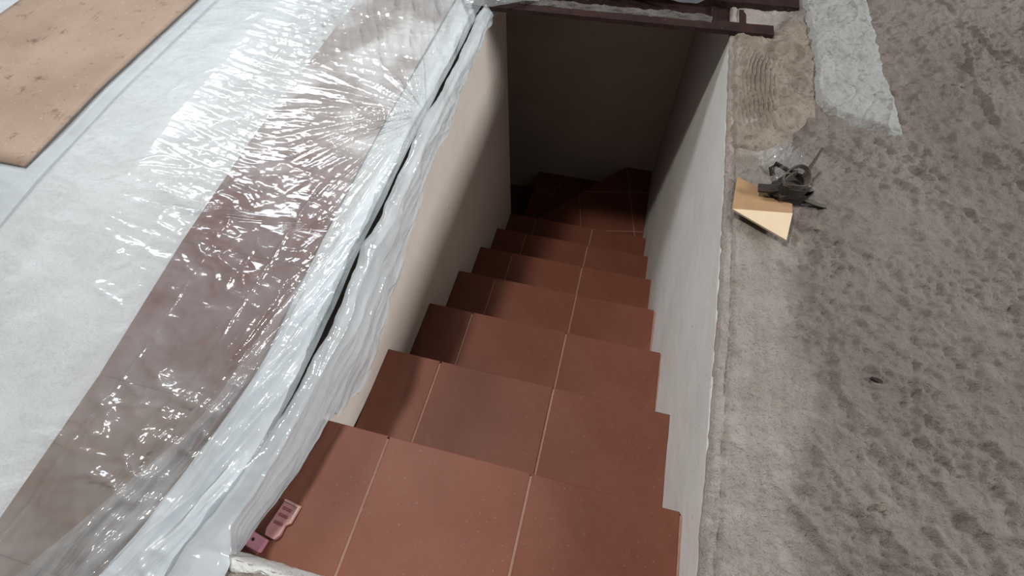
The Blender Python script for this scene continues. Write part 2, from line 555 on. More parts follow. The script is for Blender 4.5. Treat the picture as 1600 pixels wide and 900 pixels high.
def floor_right():
    xs = spaced(XR, 1.80, 0.0042, XR, 4.2, 1.5)
    ys = spaced(-0.35, 2.0, 0.0045, -2.5, 4.6, 1.5)
    X, Y = np.meshgrid(xs, ys, indexing='ij')
    Z = zf(Y) + floor_height(X, Y)
    # plaster lip along the stairwell edge
    lip = np.exp(-((X - XR - 0.008 - 0.006 * fbm(Y * 9, Y * 0, 3, 51)) / 0.006) ** 2)
    Z += 0.0025 * lip * (0.4 + 1.2 * fbm(Y * 14, X * 3, 3, 52))
    Z -= 0.005 * np.exp(-((X - XR - 0.022 - 0.008 * fbm(Y * 7, Y * 0, 3, 53)) / 0.003) ** 2)
    X = X.copy()
    X[0] += -0.0015 + 0.0018 * fbm(Y[0] * 20, Y[0] * 0, 3, 55)
    Z[0] -= 0.004
    # down-turned edge
    X = np.concatenate([X[:1] + 0.001, X]); Y = np.concatenate([Y[:1], Y]); Z = np.concatenate([Z[:1] - 0.013, Z])
    me = grid_mesh(X, Y, Z)
    o = link('floor_right', me, M_CONC, smooth=True)
    return tag(o, 'rough grey brown cement floor on the right with a paler strip along the stair edge', kind='structure')
FLOOR_R = floor_right()

def poly_sd(X, Y, poly):
    """signed distance to polygon, positive inside"""
    d = np.full(X.shape, 1e9); ins = np.zeros(X.shape, bool)
    n = len(poly)
    for i in range(n):
        x0, y0 = poly[i]; x1, y1 = poly[(i + 1) % n]
        ex, ey = x1 - x0, y1 - y0
        t = np.clip(((X - x0) * ex + (Y - y0) * ey) / (ex * ex + ey * ey), 0, 1)
        d = np.minimum(d, np.hypot(X - x0 - t * ex, Y - y0 - t * ey))
        c = ((y0 > Y) != (y1 > Y)) & (X < (x1 - x0) * (Y - y0) / (y1 - y0 + 1e-12) + x0)
        ins ^= c
    return np.where(ins, d, -d)

def patch(name, poly, height, texture, mat, wob, label):
    xs = np.arange(min(p[0] for p in poly) - 0.03, max(p[0] for p in poly) + 0.03, 0.0028)
    ys = np.arange(min(p[1] for p in poly) - 0.03, max(p[1] for p in poly) + 0.03, 0.0028)
    X, Y = np.meshgrid(xs, ys, indexing='ij')
    sd = poly_sd(X, Y, poly) + wob * fbm(X * 28, Y * 28, 3, 61) + wob * 0.5 * fbm(X * 80, Y * 80, 2, 62)
    Z = zf(Y) + 0.4 * floor_height(X, Y) + np.clip(sd * 1.1, -0.01, height) + texture(X, Y) * sstep(0, 0.012, sd)
    inside = sd > -0.008
    keep = inside[:-1, :-1] & inside[1:, 1:] & inside[:-1, 1:] & inside[1:, :-1]
    o = link(name, grid_mesh(X, Y, Z, keep), mat, FLOOR_R, smooth=True)
    o['label'] = label
    return o

def tex_sandy(X, Y):
    bend = 0.03 * np.sin((Y - 0.9) * 7) + 0.012 * fbm(X * 8, Y * 8, 2, 70)
    comb = np.sin((X + bend) * 2 * math.pi / 0.0125)
    m = np.exp(-((X - 0.795 - 0.3 * bend) / 0.045) ** 2) * sstep(0.93, 1.0, Y) * (1 - sstep(1.22, 1.34, Y))
    h = 0.0046 * comb * m
    for cx, cy, r, a in ((0.875, 1.16, 0.05, 0.006), (0.87, 1.0, 0.035, 0.006), (0.80, 0.93, 0.045, -0.003), (0.885, 1.30, 0.04, 0.006)):
        d = np.hypot((X - cx), (Y - cy) * 0.75)
        h += a * np.exp(-((d - r) / 0.008) ** 2) - 0.002 * (d < r)
    h += 0.010 * fbm(X * 15, Y * 9, 4, 71) + 0.006 * ridge(X * 9, Y * 6, 72, 4)
    h += 0.004 * np.exp(-((X - 0.735) / 0.007) ** 2) * (0.6 + fbm(Y * 22, X * 0, 2, 75))
    return h
def tex_grey(X, Y):
    h = 0.008 * fbm(X * 10, Y * 8, 4, 81) + 0.0022 * fbm(X * 60, Y * 60, 2, 82)
    h += 0.006 * ridge((X - 0.1 * Y) * 9, Y * 3, 83, 9) * sstep(1.04, 1.10, X)
    h -= 0.0045 * ridge(X * 12 + 0.6 * pn(X * 9, Y * 9, 3), Y * 7, 86, 18)
    return h
patch('mortar_patch', [(0.728, 1.385), (0.728, 1.2), (0.727, 1.0), (0.735, 0.875), (0.77, 0.862), (0.81, 0.875), (0.845, 0.895), (0.89, 0.955), (0.945, 1.035), (0.955, 1.2), (0.955, 1.35), (0.945, 1.50), (0.90, 1.52), (0.87, 1.45), (0.855, 1.40)],
      0.007, tex_sandy, M_MORT_S, 0.008, 'sandy brown trowelled mortar patch with comb marks beside the stair edge')
patch('cement_patch', [(0.925, 1.9), (0.945, 1.62), (0.952, 1.35), (0.945, 1.20), (0.948, 1.085), (0.985, 1.05), (1.06, 1.025), (1.125, 1.0), (1.158, 1.01), (1.160, 1.09), (1.145, 1.25), (1.150, 1.45), (1.155, 1.9)],
      0.015, tex_grey, M_MORT_B, 0.007, 'bluish grey smoothed cement patch on the brown floor')

# left floor, its edge stops short of the wall and leaves a dark gap
def floor_left():
    ys = np.concatenate([[-2.5, -1.0], np.linspace(-0.5, 1.5, 60), [3.0, 4.6]])
    xs = np.array([-4.2, -2.5, -1.7, -1.2, -0.8, -0.6, -0.4, -0.3, -0.2, -0.15, 0.0])
    X = np.zeros((len(xs), len(ys))); Y = np.zeros_like(X)
    for j, y in enumerate(ys):
        X[:, j] = xs; X[-1, j] = xw(y) - 0.034 + 0.003 * float(fbm(np.array(y * 9), np.array(0.), 3, 91)); Y[:, j] = y
    Z = zf(Y) - 0.004 + 0.0015 * fbm(X * 5, Y * 5, 3, 92)
    X = np.concatenate([X, X[-1:]]); Y = np.concatenate([Y, Y[-1:]]); Z = np.concatenate([Z, Z[-1:] - 0.16])
    return tag(link('floor_left', grid_mesh(X, Y, Z), M_WHITE, smooth=False), 'white screed floor under the plastic sheet left of the stairs', kind='structure')
FLOOR_L = floor_left()
def gap_shade():
    ys = np.linspace(-0.28, 1.6, 50); 
    Y = np.stack([ys, ys, ys]); X = np.stack([xw(ys) - 0.089, xw(ys) - 0.03, xw(ys) - 0.007]); Z = np.stack([zf(ys) - 0.044] * 3)
    o = link('gap_shade', grid_mesh(X, Y, Z), M_DARK, bpy.data.objects['wall_left'])  # near-black strip standing for the shade down in the gap
    o['label'] = 'dark strip painted as shade in the gap along the top of the wall'
gap_shade()

# row of floor tiles that shows through the sheet
random.seed(5)
y = -1.05; i = 0
while y < 1.5:
    t = box_mesh(-0.518, -0.190, y + 0.0003, y + 0.3307, -0.006, 0.0, 0.0006, 1)
    for v in t.vertices:
        v.co.z += float(zf(v.co.y)) + 0.0035
    link('floor_tile', t, M_UNDER, FLOOR_L, (-0.354, y + 0.165, float(zf(y + 0.165))))
    y += 0.331

# near floor at the head of the stairs, with a plastered edge
def floor_near():
    xs = spaced(-0.30, 1.2, 0.006, -4.0, 0.7198 + 0.0, 1.5)
    xs = xs[xs <= XR + 0.0001]; xs = xs[xs >= -0.32]
    ys = np.concatenate([[-2.5, -1.5, -0.9], np.arange(-0.6, -0.2915, 0.006), [-0.2915]])
    X, Y = np.meshgrid(xs, ys, indexing='ij')
    Z = zf(Y) + 0.002 + 0.5 * floor_height(X + 0.6, Y)
    X = np.concatenate([X, X[:, -1:]], 1); Y = np.concatenate([Y, Y[:, -1:]], 1); Z = np.concatenate([Z, Z[:, -1:] * 0 - 0.05], 1)
    o = link('floor_near', grid_mesh(X, Y, Z), M_CONC, smooth=True)
    return tag(o, 'rough cement floor at the head of the stairs', kind='structure')
FLOOR_N = floor_near()
def plaster_edge():
    s = np.linspace(0, 1, 14); xs = np.arange(-0.118, XR - 0.002, 0.004)
    X, S = np.meshgrid(xs, s, indexing='ij')
    w = 0.022 + 0.012 * fbm(X * 20, X * 0, 3, 95)
    ang = S * math.pi
    Y = -0.292 + 0.004 - (1 - np.cos(ang)) / 2 * w + 0.004
    Z = np.where(S < 0.35, 0.0 + (S / 0.35) * 0.124, 0.124 + 0.004 * np.sin((S - 0.35) / 0.65 * math.pi))
    Z = Z + 0.0025 * fbm(X * 60, S * 6, 3, 96); Y = Y + 0.0025 * fbm(X * 45, S * 5, 3, 97)
    o = link('plaster_edge', grid_mesh(X, Y, Z), M_PLASTER, FLOOR_N, smooth=True)
    o['label'] = 'rough white plaster smeared along the top riser'
plaster_edge()

# ------------------------------------------------------------------ the stairs
STAIR = empty('staircase', (0.32, 0.0, 0.0))
tag(STAIR, 'flight of terracotta tiled steps going down and turning left in the dark', 'staircase')
TT = 0.009   # tile thickness

def tile_obj(poly, ztop, parent, mat=None, tilt=0.0):
    me = prism_mesh(poly, ztop - TT, ztop, 0.0016)
    cx = sum(p[0] for p in poly) / len(poly); cy = sum(p[1] for p in poly) / len(poly)
    o = link('tile', me, mat or M_TILE, parent, (cx, cy, ztop))
    o.rotation_euler = (random.uniform(-1, 1) * 0.002, random.uniform(-1, 1) * 0.002, random.uniform(-1, 1) * 0.003)
    return o

xa = [0.077, 0.080, 0.077, 0.076, 0.078, 0.078, 0.08]
xb = [0.404, 0.407, 0.405, 0.408, 0.404, 0.405, 0.409]
xr = [0.7185, 0.724, 0.719, 0.715, 0.718, 0.7185, 0.720]
for k in range(7):
    y1 = k * RUN; y0 = y1 - RUN - 0.020; z = -k * RISE
    if k > 0: y0 += 0.006
    xl = float(xw(y0)) if k == 0 else XL
    g = 0.0028
    body = box_mesh(xl - (0.03 if k == 0 else 0.0), XR, y0, y1 - 0.006, z - RISE - 0.15, z - 0.0022)
    st = link('step', body, M_GROUT, STAIR, (0.32, y1, z))
    lx = (xl - 0.03) if k == 0 else XL + 0.001
    tile_obj([(lx, y0 + 0.002), (xa[k] - g, y0 + 0.002), (xa[k] - g, y1), (lx, y1)], z, st)
    tile_obj([(xa[k] + g, y0 + 0.002), (xb[k] - g, y0 + 0.002), (xb[k] - g, y1), (xa[k] + g, y1)], z, st)
    tile_obj([(xb[k] + g, y0 + 0.002), (xr[k] - 0.004, y0 + 0.002), (xr[k] - 0.004, y1), (xb[k] + g, y1)], z, st)
    # riser tile faces the lower step
    for (p, q) in ((XL + 0.001, xa[k] - g), (xa[k] + g, xb[k] - g), (xb[k] + g, XR - 0.002)):
        link('riser_tile', box_mesh(p, q, y1 - 0.0062, y1 - 0.0005, z - RISE + 0.001, z - 0.0105), M_TILE, st, ((p + q) / 2, y1, z - RISE / 2))

def clip_poly(poly, a, b, c):
    """keep a*x + b*y <= c"""
    out = []
    n = len(poly)
    for i in range(n):
        p, q = poly[i], poly[(i + 1) % n]
        dp = a * p[0] + b * p[1] - c; dq = a * q[0] + b * q[1] - c
        if dp <= 0: out.append(p)
        if (dp < 0 < dq) or (dq < 0 < dp):
            t = dp / (dp - dq)
            out.append((p[0] + t * (q[0] - p[0]), p[1] + t * (q[1] - p[1])))
    return out

def area2(p):
    return 0.5 * sum(p[i][0] * p[(i + 1) % len(p)][1] - p[(i + 1) % len(p)][0] * p[i][1] for i in range(len(p)))

def winder(poly, z, rot, off, size=0.33):
    body = prism_mesh(poly, z - 0.33, z - 0.0022)
    st = link('step', body, M_GROUT, STAIR, (sum(p[0] for p in poly) / len(poly), sum(p[1] for p in poly) / len(poly), z))
    ca, sa = math.cos(rot), math.sin(rot)
    g = 0.0028
    for i in range(-5, 9):
        for j in range(-5, 9):
            c = [(off[0] + (i + u) * size + s * g, off[1] + (j + v) * size + w * g) for u, v, s, w in ((0, 0, 1, 1), (1, 0, -1, 1), (1, 1, -1, -1), (0, 1, 1, -1))]
            c = [(ca * x - sa * yv, sa * x + ca * yv) for x, yv in c]
            for k in range(len(poly)):
                p, q = poly[k], poly[(k + 1) % len(poly)]
                ex, ey = q[0] - p[0], q[1] - p[1]
                L = math.hypot(ex, ey); nx, ny = ey / L, -ex / L
                c = clip_poly(c, nx, ny, nx * p[0] + ny * p[1])
                if len(c) < 3: break
            if len(c) >= 3:
                d = []
                for v in c:
                    if not d or math.hypot(v[0] - d[-1][0], v[1] - d[-1][1]) > 1e-4: d.append(v)
                if math.hypot(d[0][0] - d[-1][0], d[0][1] - d[-1][1]) < 1e-4: d.pop()
                if len(d) >= 3 and area2(d) > 0.0008:
                    tile_obj(d, z, st)

Y7 = 6 * RUN - 0.008
winder([(XL, Y7), (XR, Y7), (XR, Y_BACK), (0.54, Y_BACK)], -7 * RISE, 0.20, (0.02, 0.0))
winder([(XL, Y_END), (0.548, Y_BACK), (-0.055, Y_BACK)], -7.95 * RISE, -0.32, (0.05, 0.10))
winder([(-0.36, Y_END), (XL, Y_END), (-0.048, Y_BACK), (-0.36, Y_BACK)], -8.92 * RISE, 0.0, (-0.36, 0.04))
for k in range(4):
    x1 = -0.352 - k * RUN
    winder([(x1 - RUN - 0.01, Y_END), (x1, Y_END), (x1, Y_BACK), (x1 - RUN - 0.01, Y_BACK)], -(9.92 + k) * RISE, 0.0, (x1 - 0.33, 0.04))

# ------------------------------------------------------------------ steel bars over the far end of the opening
BAR = empty('steel_frame', (0.4, 1.42, 0.2))
tag(BAR, 'rusty dark red angle iron frame spanning the far end of the stair opening', 'steel frame')
def angle_bar(x0, x1, y, z0, z1, leg_h, leg_v, t=0.006, back=1):
    """horizontal leg and a vertical leg at its near edge, slightly tilted in x"""
    prof = [(0, 0), (0, -leg_v), (t, -leg_v), (t, -t), (leg_h, -t), (leg_h, 0)]
    n = 30; vs, fs = [], []
    for i in range(n):
        u = i / (n - 1)
        for (a, b) in prof:
            vs.append((x0 + (x1 - x0) * u, y(u) + a + 0.0010 * math.sin(i * 2.1 + a * 90), z0 + (z1 - z0) * u + b))
    for i in range(n - 1):
        for k in range(6):
            a = i * 6 + k; b = i * 6 + (k + 1) % 6
            fs.append((a, a + 6, b + 6, b))
    fs.append(tuple(range(6))); fs.append(tuple(range((n - 1) * 6, n * 6))[::-1])
    return mesh_from(vs, fs)
b1 = link('angle_bar', angle_bar(-0.12, 0.842, lambda u: 1.358 + 0.022 * u, 0.231, 0.238, 0.052, 0.014), M_STEEL, BAR)
b2 = link('angle_bar', angle_bar(-0.12, 0.925, lambda u: 1.52 + 0.035 * u, 0.236, 0.240, 0.10, 0.030), M_STEEL, BAR)
link('shade_plate', box_mesh(-0.12, 0.7155, 1.406, 1.66, 0.209, 0.2145), M_STEEL, BAR)  # dark plate added between the bars to keep light off the landing
for x in (0.655, 0.745):
    link('batten', box_mesh(x, x + 0.022, 1.40, 1.54, 0.216, 0.222, 0.001, 1), M_STEEL, BAR)

# lumpy mortar left lying along the bar
def lumps():
    xs = np.arange(-0.05, 0.66, 0.005); ss = np.linspace(0, 1, 18)
    X, S = np.meshgrid(xs, ss, indexing='ij')
    w = 0.030 + 0.012 * fbm(X * 12, X * 0, 3, 101)
    Y = 1.396 + 0.022 * X / 0.8 + w * S + 0.004 * fbm(X * 30, S * 4, 2, 102)
    Z = 0.2335 + 0.007 * X + np.sin(S * math.pi) * (0.010 + 0.010 * fbm(X * 26, S * 3, 3, 103)) - 0.001
    return link('mortar_ridge', grid_mesh(X, Y, Z), M_MORT_G, None, smooth=True)
tag(lumps(), 'lumpy grey brown mortar lying along the top of the rusty bar', 'mortar')

# ------------------------------------------------------------------ plastic sheeting
def wrinkles(X, Y):
    """relief of the polythene lying on the left floor"""
    calm = sstep(0.74, 0.86, -X)
    h = (0.008 - 0.004 * calm) * (fbm(X * 3.5, Y * 3.5, 2, 111) + 0.25)
    # tension wrinkles pulled towards the stair edge (they run along x)
    cx = -0.60 - 0.10 * (Y - 0.5) + 0.06 * fbm(X * 2, Y * 2, 2, 3)
    m1 = np.where(X < cx, np.exp(-((X - cx) / 0.10) ** 2), np.exp(-((X - cx) / 0.17) ** 2)) * sstep(0.02, 0.35, Y)
    sl = Y + 0.10 * X + 0.02 * fbm(X * 4, Y * 3, 2, 112)
    h += 0.0050 * m1 * ridge(sl * 24, X * 3.6, 113, 2.0)
    h += 0.0030 * m1 * ridge(sl * 50, X * 6.5, 114, 1.8)
    h += 0.0012 * m1 * ridge(sl * 110, X * 13, 134, 1.5)
    m2 = np.exp(-((X + 0.30) / 0.16) ** 2) * sstep(0.15, 0.5, Y)
    h += 0.0030 * m2 * ridge(sl * 17, X * 1.6, 115, 3.0)
    h += 0.0012 * m2 * ridge(sl * 60, X * 9, 135, 2.0) * sstep(-0.1, 0.2, pn(X * 7, Y * 7, 136))
    # folds gathered at one point of the edge
    px, py = -0.094, 0.81
    r = np.hypot(X - px, Y - py); a = np.arctan2(Y - py, X - px)
    a = np.where(a < 0, a + 2 * math.pi, a)
    star = ridge(a * 3.6, r * 1.3, 116, 2.2) + 0.5 * ridge(a * 9, r * 2, 117, 2)
    h += star * 0.015 * np.exp(-r / 0.26) * sstep(0.0, 0.05, r)
    # folds at the far end run towards the corner of the opening
    m6 = sstep(0.85, 1.15, Y) * sstep(-0.75, -0.45, X)
    d6 = (X + 0.1) * 0.9 + (Y - 1.5) * 0.45
    h += 0.009 * m6 * ridge(d6 * 13, (Y - X) * 2.0, 137, 1.8) + 0.003 * m6 * ridge(d6 * 34, (Y - X) * 4, 138, 1.6)
    # crumpled facets over the tiles
    m3 = np.exp(-((X + 0.37) / 0.17) ** 2) * (1 - sstep(0.40, 0.6, Y)) * (0.45 + sstep(-0.15, 0.25, fbm(X * 3.5, Y * 4.5, 2, 120)))
    wx = X + 0.03 * pn(X * 9, Y * 9, 139); wy = Y + 0.03 * pn(X * 9, Y * 9, 140)
    h += 0.0070 * m3 * ridge(wx * 7 + wy * 4, wy * 15 - wx * 3, 118, 1.6)
    h += 0.0030 * m3 * ridge(wx * 11 - wy * 5, wy * 24 + wx * 5, 119, 2.6)
    # scattered creases on the pale part
    m4 = sstep(0.42, 0.60, -X) * (1 - 0.8 * calm)
    q = ridge(X * 5 + Y * 3, Y * 13 - X * 4, 121, 5) * sstep(-0.02, 0.25, pn(X * 6, Y * 6, 122))
    h += 0.0065 * m4 * q
    h += 0.0020 * calm * ridge(Y * 12 + X * 3, X * 3, 144, 2.5)
    # straight factory fold lines along the stairs
    for x0, s_, am in ((-0.30, 0.10, 0.0035), (-0.365, 0.13, 0.003), (-0.445, 0.08, 0.003)):
        d = X - x0 - s_ * Y - 0.004 * fbm(Y * 7, Y * 0, 2, 123)
        h += am * np.exp(-np.abs(d) / 0.003) * sstep(0.0, 0.3, fbm(Y * 3, Y * 0 + x0 * 9, 2, 124) + 0.15) * (1 - sstep(0.45, 0.6, Y))
    # folds that fan towards the lower edge near the viewer
    d = (X + 0.16) - 0.28 * (Y - 0.45)
    m5 = sstep(-0.05, 0.10, d) * (1 - sstep(0.35, 0.6, Y))
    h += 0.012 * m5 * ridge(d * 12 + 0.3 * pn(X * 5, Y * 5, 7), (Y - 0.6 * X) * 2.0, 125, 1.6)
    h += 0.007 * m5 * ridge(d * 28 + 0.4 * pn(X * 9, Y * 9, 8), (Y - 0.6 * X) * 4.0, 126, 2.0)
    h += 0.0028 * m5 * ridge(d * 64 + 0.5 * pn(X * 14, Y * 14, 9), (Y - 0.6 * X) * 9.0, 128, 1.8)
    # big soft swells in the lower corner
    h += 0.016 * sstep(0.0, -0.25, Y) * ridge((X + 0.55 * Y) * 5.0, (Y - X) * 1.5, 127, 1.3)
    rx = -0.725 + 0.020 * fbm(Y * 3, Y * 0, 2, 148) + 0.012 * pn(Y * 22, Y * 0, 149)
    up_ = np.clip((-0.51 - X) / (-0.51 - rx), 0, 1); dn = 1 - sstep(0.0, 0.27, rx - X)
    h += 0.029 * np.where(X > rx, up_, dn) * (1 - sstep(1.15, 1.6, Y)) * sstep(-0.5, 0.1, Y)
    return np.maximum(h, 0)

def xmin_sheet(y):
    return np.interp(y, [-1.2, 0.345, 0.375, 0.43, 0.50, 0.80, 1.00, 1.2, 2.6], [-1.9, -1.9, -1.05, -1.045, -1.04, -1.04, -1.04, -1.035, -1.03])
def gap_w(y):
    return np.interp(y, [-0.3, -0.12, 0.0, 0.08, 0.2, 0.3, 0.36, 0.42, 0.52, 0.62, 0.72, 0.81, 0.86, 0.92, 1.02, 1.15, 1.26],
                     [0.0, 0.0, 0.0, 0.004, 0.013, 0.008, 0.0, 0.011, 0.016, 0.006, 0.0, 0.0, 0.004, 0.006, 0.013, 0.007, 0.0])
def slit_x(y):
    y = np.asarray(y, float)
    return xw(y) - 0.004 - gap_w(y) + 0.006 * fbm(y * 9, y * 0, 4, 131)

def top_sheet():
    nu, nv = 520, 640
    v = np.linspace(0, 1, nv); y = -0.75 + (2.25 + 0.75) * v
    u = np.linspace(0, 1, nu) ** 0.80
    x0 = xmin_sheet(y); x1 = slit_x(y)
    X = x0[None, :] + (x1 - x0)[None, :] * u[:, None]
    Y = np.broadcast_to(y, X.shape).copy()
    h = wrinkles(X, Y)
    edge = sstep(0, 0.06, x1[None, :] - X)
    h = h * (0.35 + 0.65 * edge) + 0.006 * (1 - sstep(0, 0.02, x1[None, :] - X)) * (0.5 + fbm(Y * 9, X * 0, 2, 133))
    flat = sstep(0.0, 0.10, X - x0[None, :]) * 0.8 + 0.2
    Z = zf(Y) + 0.0085 + h * flat
    me = grid_mesh(X, Y, Z)
    return link('plastic_sheet', me, M_SHEET, smooth=True)
SHEET = tag(top_sheet(), 'large wrinkled translucent plastic sheet covering the floor left of the stairs', 'plastic sheet')

def fold_over(pts, lift, mat, seed, label):
    """doubled flap of the same sheet, its edge running diagonally towards the viewer"""
    nu, nv = 160, 420
    y = np.linspace(-0.75, 0.62, nv); u = np.linspace(0, 1, nu)
    x0 = np.interp(y, [-0.75, -0.40, -0.07, 0.25, 0.52, 0.62], pts)
    k = np.ones(41) / 41
    x0 = np.convolve(np.pad(x0, 20, mode='edge'), k, 'valid') + 0.008 * fbm(y * 5, y * 0, 2, seed)
    x1 = slit_x(y) - 0.002
    x0 = np.minimum(x0, x1 - 0.004)
    X = x0[None, :] + (x1 - x0)[None, :] * u[:, None]
    Y = np.broadcast_to(y, X.shape).copy()
    d = X - x0[None, :]
    roll = 0.012 * np.exp(-(d - 0.015) ** 2 / 0.0003)
    Z = zf(Y) + lift + wrinkles(X, Y) * sstep(-0.01, 0.03, d) + roll + 0.003 * fbm(X * 8, Y * 4, 2, seed + 1) + 0.003
    o = link('fold', grid_mesh(X, Y, Z), mat, SHEET, smooth=True)
    o['label'] = label
fold_over([-0.60, -0.40, -0.235, -0.175, -0.13, -0.115], 0.012, M_SHEET, 141, 'diagonal single fold of the sheet near the stair edge')
fold_over([-0.34, -0.27, -0.185, -0.150, -0.12, -0.105], 0.017, M_SHEET_D, 211, 'doubled white fold of the sheet along the stair edge')

def hanging():
    nu, nv = 150, 700
    y = np.linspace(-0.62, 1.635, nv); s = np.linspace(0, 1, nu)
    drop = np.interp(y, [-0.62, -0.33, -0.29, -0.20, 0.0, 0.12, 0.33, 0.5, 0.7, 0.9, 1.1, 1.3, 1.5, 1.635],
                     [0.03, 0.03, 0.12, 0.135, 0.17, 0.25, 0.225, 0.175, 0.13, 0.10, 0.055, 0.05, 0.08, 0.15])
    drop = drop + 0.012 * fbm(y * 7, y * 0, 3, 151)
    w = xw(y)
    S, Yg = np.meshgrid(s, y, indexing='ij')
    D = np.broadcast_to(drop, S.shape); Wg = np.broadcast_to(w, S.shape); F = zf(Yg)
    out = 0.022 + 0.014 * fbm(Yg * 3.5, S * 0, 2, 152) + 0.045 * sstep(-0.24, -0.31, Yg)
    # from the slit up over the edge, then down
    a = np.clip(S / 0.22, 0, 1); b = np.clip((S - 0.22) / 0.78, 0, 1)
    ang = a * math.pi * 0.5
    nearm = 1 - sstep(-0.20, -0.02, Yg)
    X = (Wg - 0.005 - 0.035 * nearm * (1 - a) + 0.006 * fbm(Yg * 9, Yg * 0, 4, 131)) + (0.005 + out) * (1 - np.cos(ang)) * 0.5 + (0.005 + out) * np.sin(ang) * 0.5
    near = 1 - sstep(-0.22, -0.05, Yg)
    gp = gap_w(Yg)
    Z = F + 0.004 + 0.024 * nearm * (1 - a) - 0.013 * sstep(0.0, 0.008, gp) * (1 - near) + 0.009 * np.sin(a * math.pi) - D * b - 0.006 * a * (1 - near)
    X = X - (out - 0.009) * sstep(0.1, 0.9, b)
    fold = ridge((S * D) * 17 + 0.55 * Yg + 0.2 * pn(Yg * 4, S * 2, 6), Yg * 2.0, 153, 1.3)
    fold2 = ridge((S * D) * 40 - 0.8 * Yg, Yg * 5, 154, 1.6)
    X = X + sstep(0.02, 0.3, S) * (0.012 * fold + 0.0035 * fold2 + 0.007 * fbm(Yg * 6, S * 2, 2, 155)) * (1 - 0.5 * sstep(0.85, 1.0, S))
    Z = Z + (1 - b) * 0.007 * fbm(Yg * 10, S * 4, 3, 156)
    X = np.maximum(X, Wg + 0.003 * (S > 0.3) - 0.06 * (S <= 0.3))
    Z = np.where(Yg < -0.285, np.maximum(Z, F + 0.006 + 0.008 * fbm(X * 10, Yg * 10, 2, 157) + 0.004), np.maximum(Z, 0.004))* (Yg < 0.02) + np.where(Yg >= 0.02, Z, 0)
    o = link('hanging_plastic_sheet', grid_mesh(X, Yg, Z), M_SHEET_D, smooth=True)
    return tag(o, 'crumpled plastic strip hanging over the edge of the left stair wall', 'plastic sheet')
hanging()

def under_sheet():
    xs = np.linspace(-4.0, -1.0, 220); ys = np.linspace(-0.6, 3.6, 300)
    X, Y = np.meshgrid(xs, ys, indexing='ij')
    Z = zf(Y) + 0.003 + 0.002 * (fbm(X * 5, Y * 5, 3, 161) + 0.4) + np.where((X < -1.70), 0.010 * np.maximum(fbm(X * 6, Y * 9, 3, 162), 0), 0)
    o = link('plastic_sheet', grid_mesh(X, Y, Z), M_SHEET_D, smooth=True)
    return tag(o, 'pale plastic sheet lying under the tan board at the upper left', 'plastic sheet')
under_sheet()

def bar_sheet():
    xs = np.linspace(-0.14, 0.80, 240); v = np.linspace(0, 1, 120)
    X, V = np.meshgrid(xs, v, indexing='ij')
    near = np.interp(xs, [-0.14, 0.0, 0.06, 0.13, 0.25, 0.45, 0.60, 0.70, 0.80], [1.35, 1.345, 1.39, 1.425, 1.445, 1.450, 1.46, 1.55, 1.63]) + 0.008 * fbm(xs * 12, xs * 0, 2, 171)
    far = 2.3
    Y = near[:, None] + (far - near)[:, None] * V ** 1.5
    Z = 0.2565 + 0.012 * (ridge(Y * 9 + X * 3, X * 2.5, 172, 1.6)) + 0.008 * fbm(X * 9, Y * 14, 3, 173) + 0.004
    Z -= 0.02 * np.exp(-(Y - near[:, None]) / 0.02) * (X < 0.1)
    o = link('plastic_sheet', grid_mesh(X, Y, Z), M_SHEET, smooth=True)
    return tag(o, 'crumpled plastic sheet draped over the rusty bars at the far end', 'plastic sheet')
bar_sheet()

# ------------------------------------------------------------------ tan board
def board():
    x0, x1, y0, y1 = -1.665, -1.055, 0.383, 2.9
    nx, ny = 30, 60
    xs = np.linspace(x0, x1, nx); ys = np.linspace(y0, y1, ny)
    X, Y = np.meshgrid(xs, ys, indexing='ij')
    Zt = zf(Y) + 0.0145 + 0.002 * np.sin(X * 4)
    top = grid_mesh(X, Y, Zt)
    bot = grid_mesh(X[::-1], Y[::-1], Zt[::-1] - 0.006)
    bm = bmesh.new(); bm.from_mesh(top); bm.from_mesh(bot)
    bm.verts.ensure_lookup_table()
    be = [e for e in bm.edges if e.is_boundary]
    bmesh.ops.bridge_loops(bm, edges=be)
    bmesh.ops.recalc_face_normals(bm, faces=bm.faces)
    me = bpy.data.meshes.new('b'); bm.to_mesh(me); bm.free()
    bpy.data.meshes.remove(top); bpy.data.meshes.remove(bot)
    return tag(link('hardboard_sheet', me, M_BOARD), 'tan hardboard panel with dark stains lying on the plastic at the upper left', 'board')
board()

# ------------------------------------------------------------------ small things on the right floor
def offcut():
    z = float(zf(0.65)) + 0.006
    root = empty('wood_offcut', (0.79, 0.66, z))
    tag(root, 'small folded piece of thin pale wood with one leaf painted in brown shade on the pale floor strip', 'wood offcut')
    A, B, Cc, D = (0.742, 0.752), (0.727, 0.630), (0.846, 0.570), (0.866, 0.688)
    h = 0.020
    # rear leaf in painted brown shade and pale front leaf meet along the crease B-E
    E_ = (0.862, 0.652)
    def leaf(name, pts, mat):
        n = len(pts)
        vs = [(x, y, z + zz) for x, y, zz in pts] + [(x, y, z + zz - 0.0045) for x, y, zz in pts]
        fs = [tuple(range(n)), tuple(range(n, 2 * n))[::-1]] + [(i + n, (i + 1) % n + n, (i + 1) % n, i) for i in range(n)]
        me = mesh_from(vs, fs)
        bm = bmesh.new(); bm.from_mesh(me); bmesh.ops.recalc_face_normals(bm, faces=bm.faces); bm.to_mesh(me); bm.free()
        return link(name, me, mat, root)
    leaf('rear_leaf', [(A[0], A[1], 0.008), (B[0], B[1], h), (E_[0], E_[1], h * 0.8), (D[0], D[1], 0.010)], M_WOOD_SHADE)
    leaf('front_leaf', [(B[0], B[1], h + 0.0005), (Cc[0], Cc[1], h * 0.7), (E_[0], E_[1], h * 0.8 + 0.0005)], M_WOOD_PALE)
offcut()

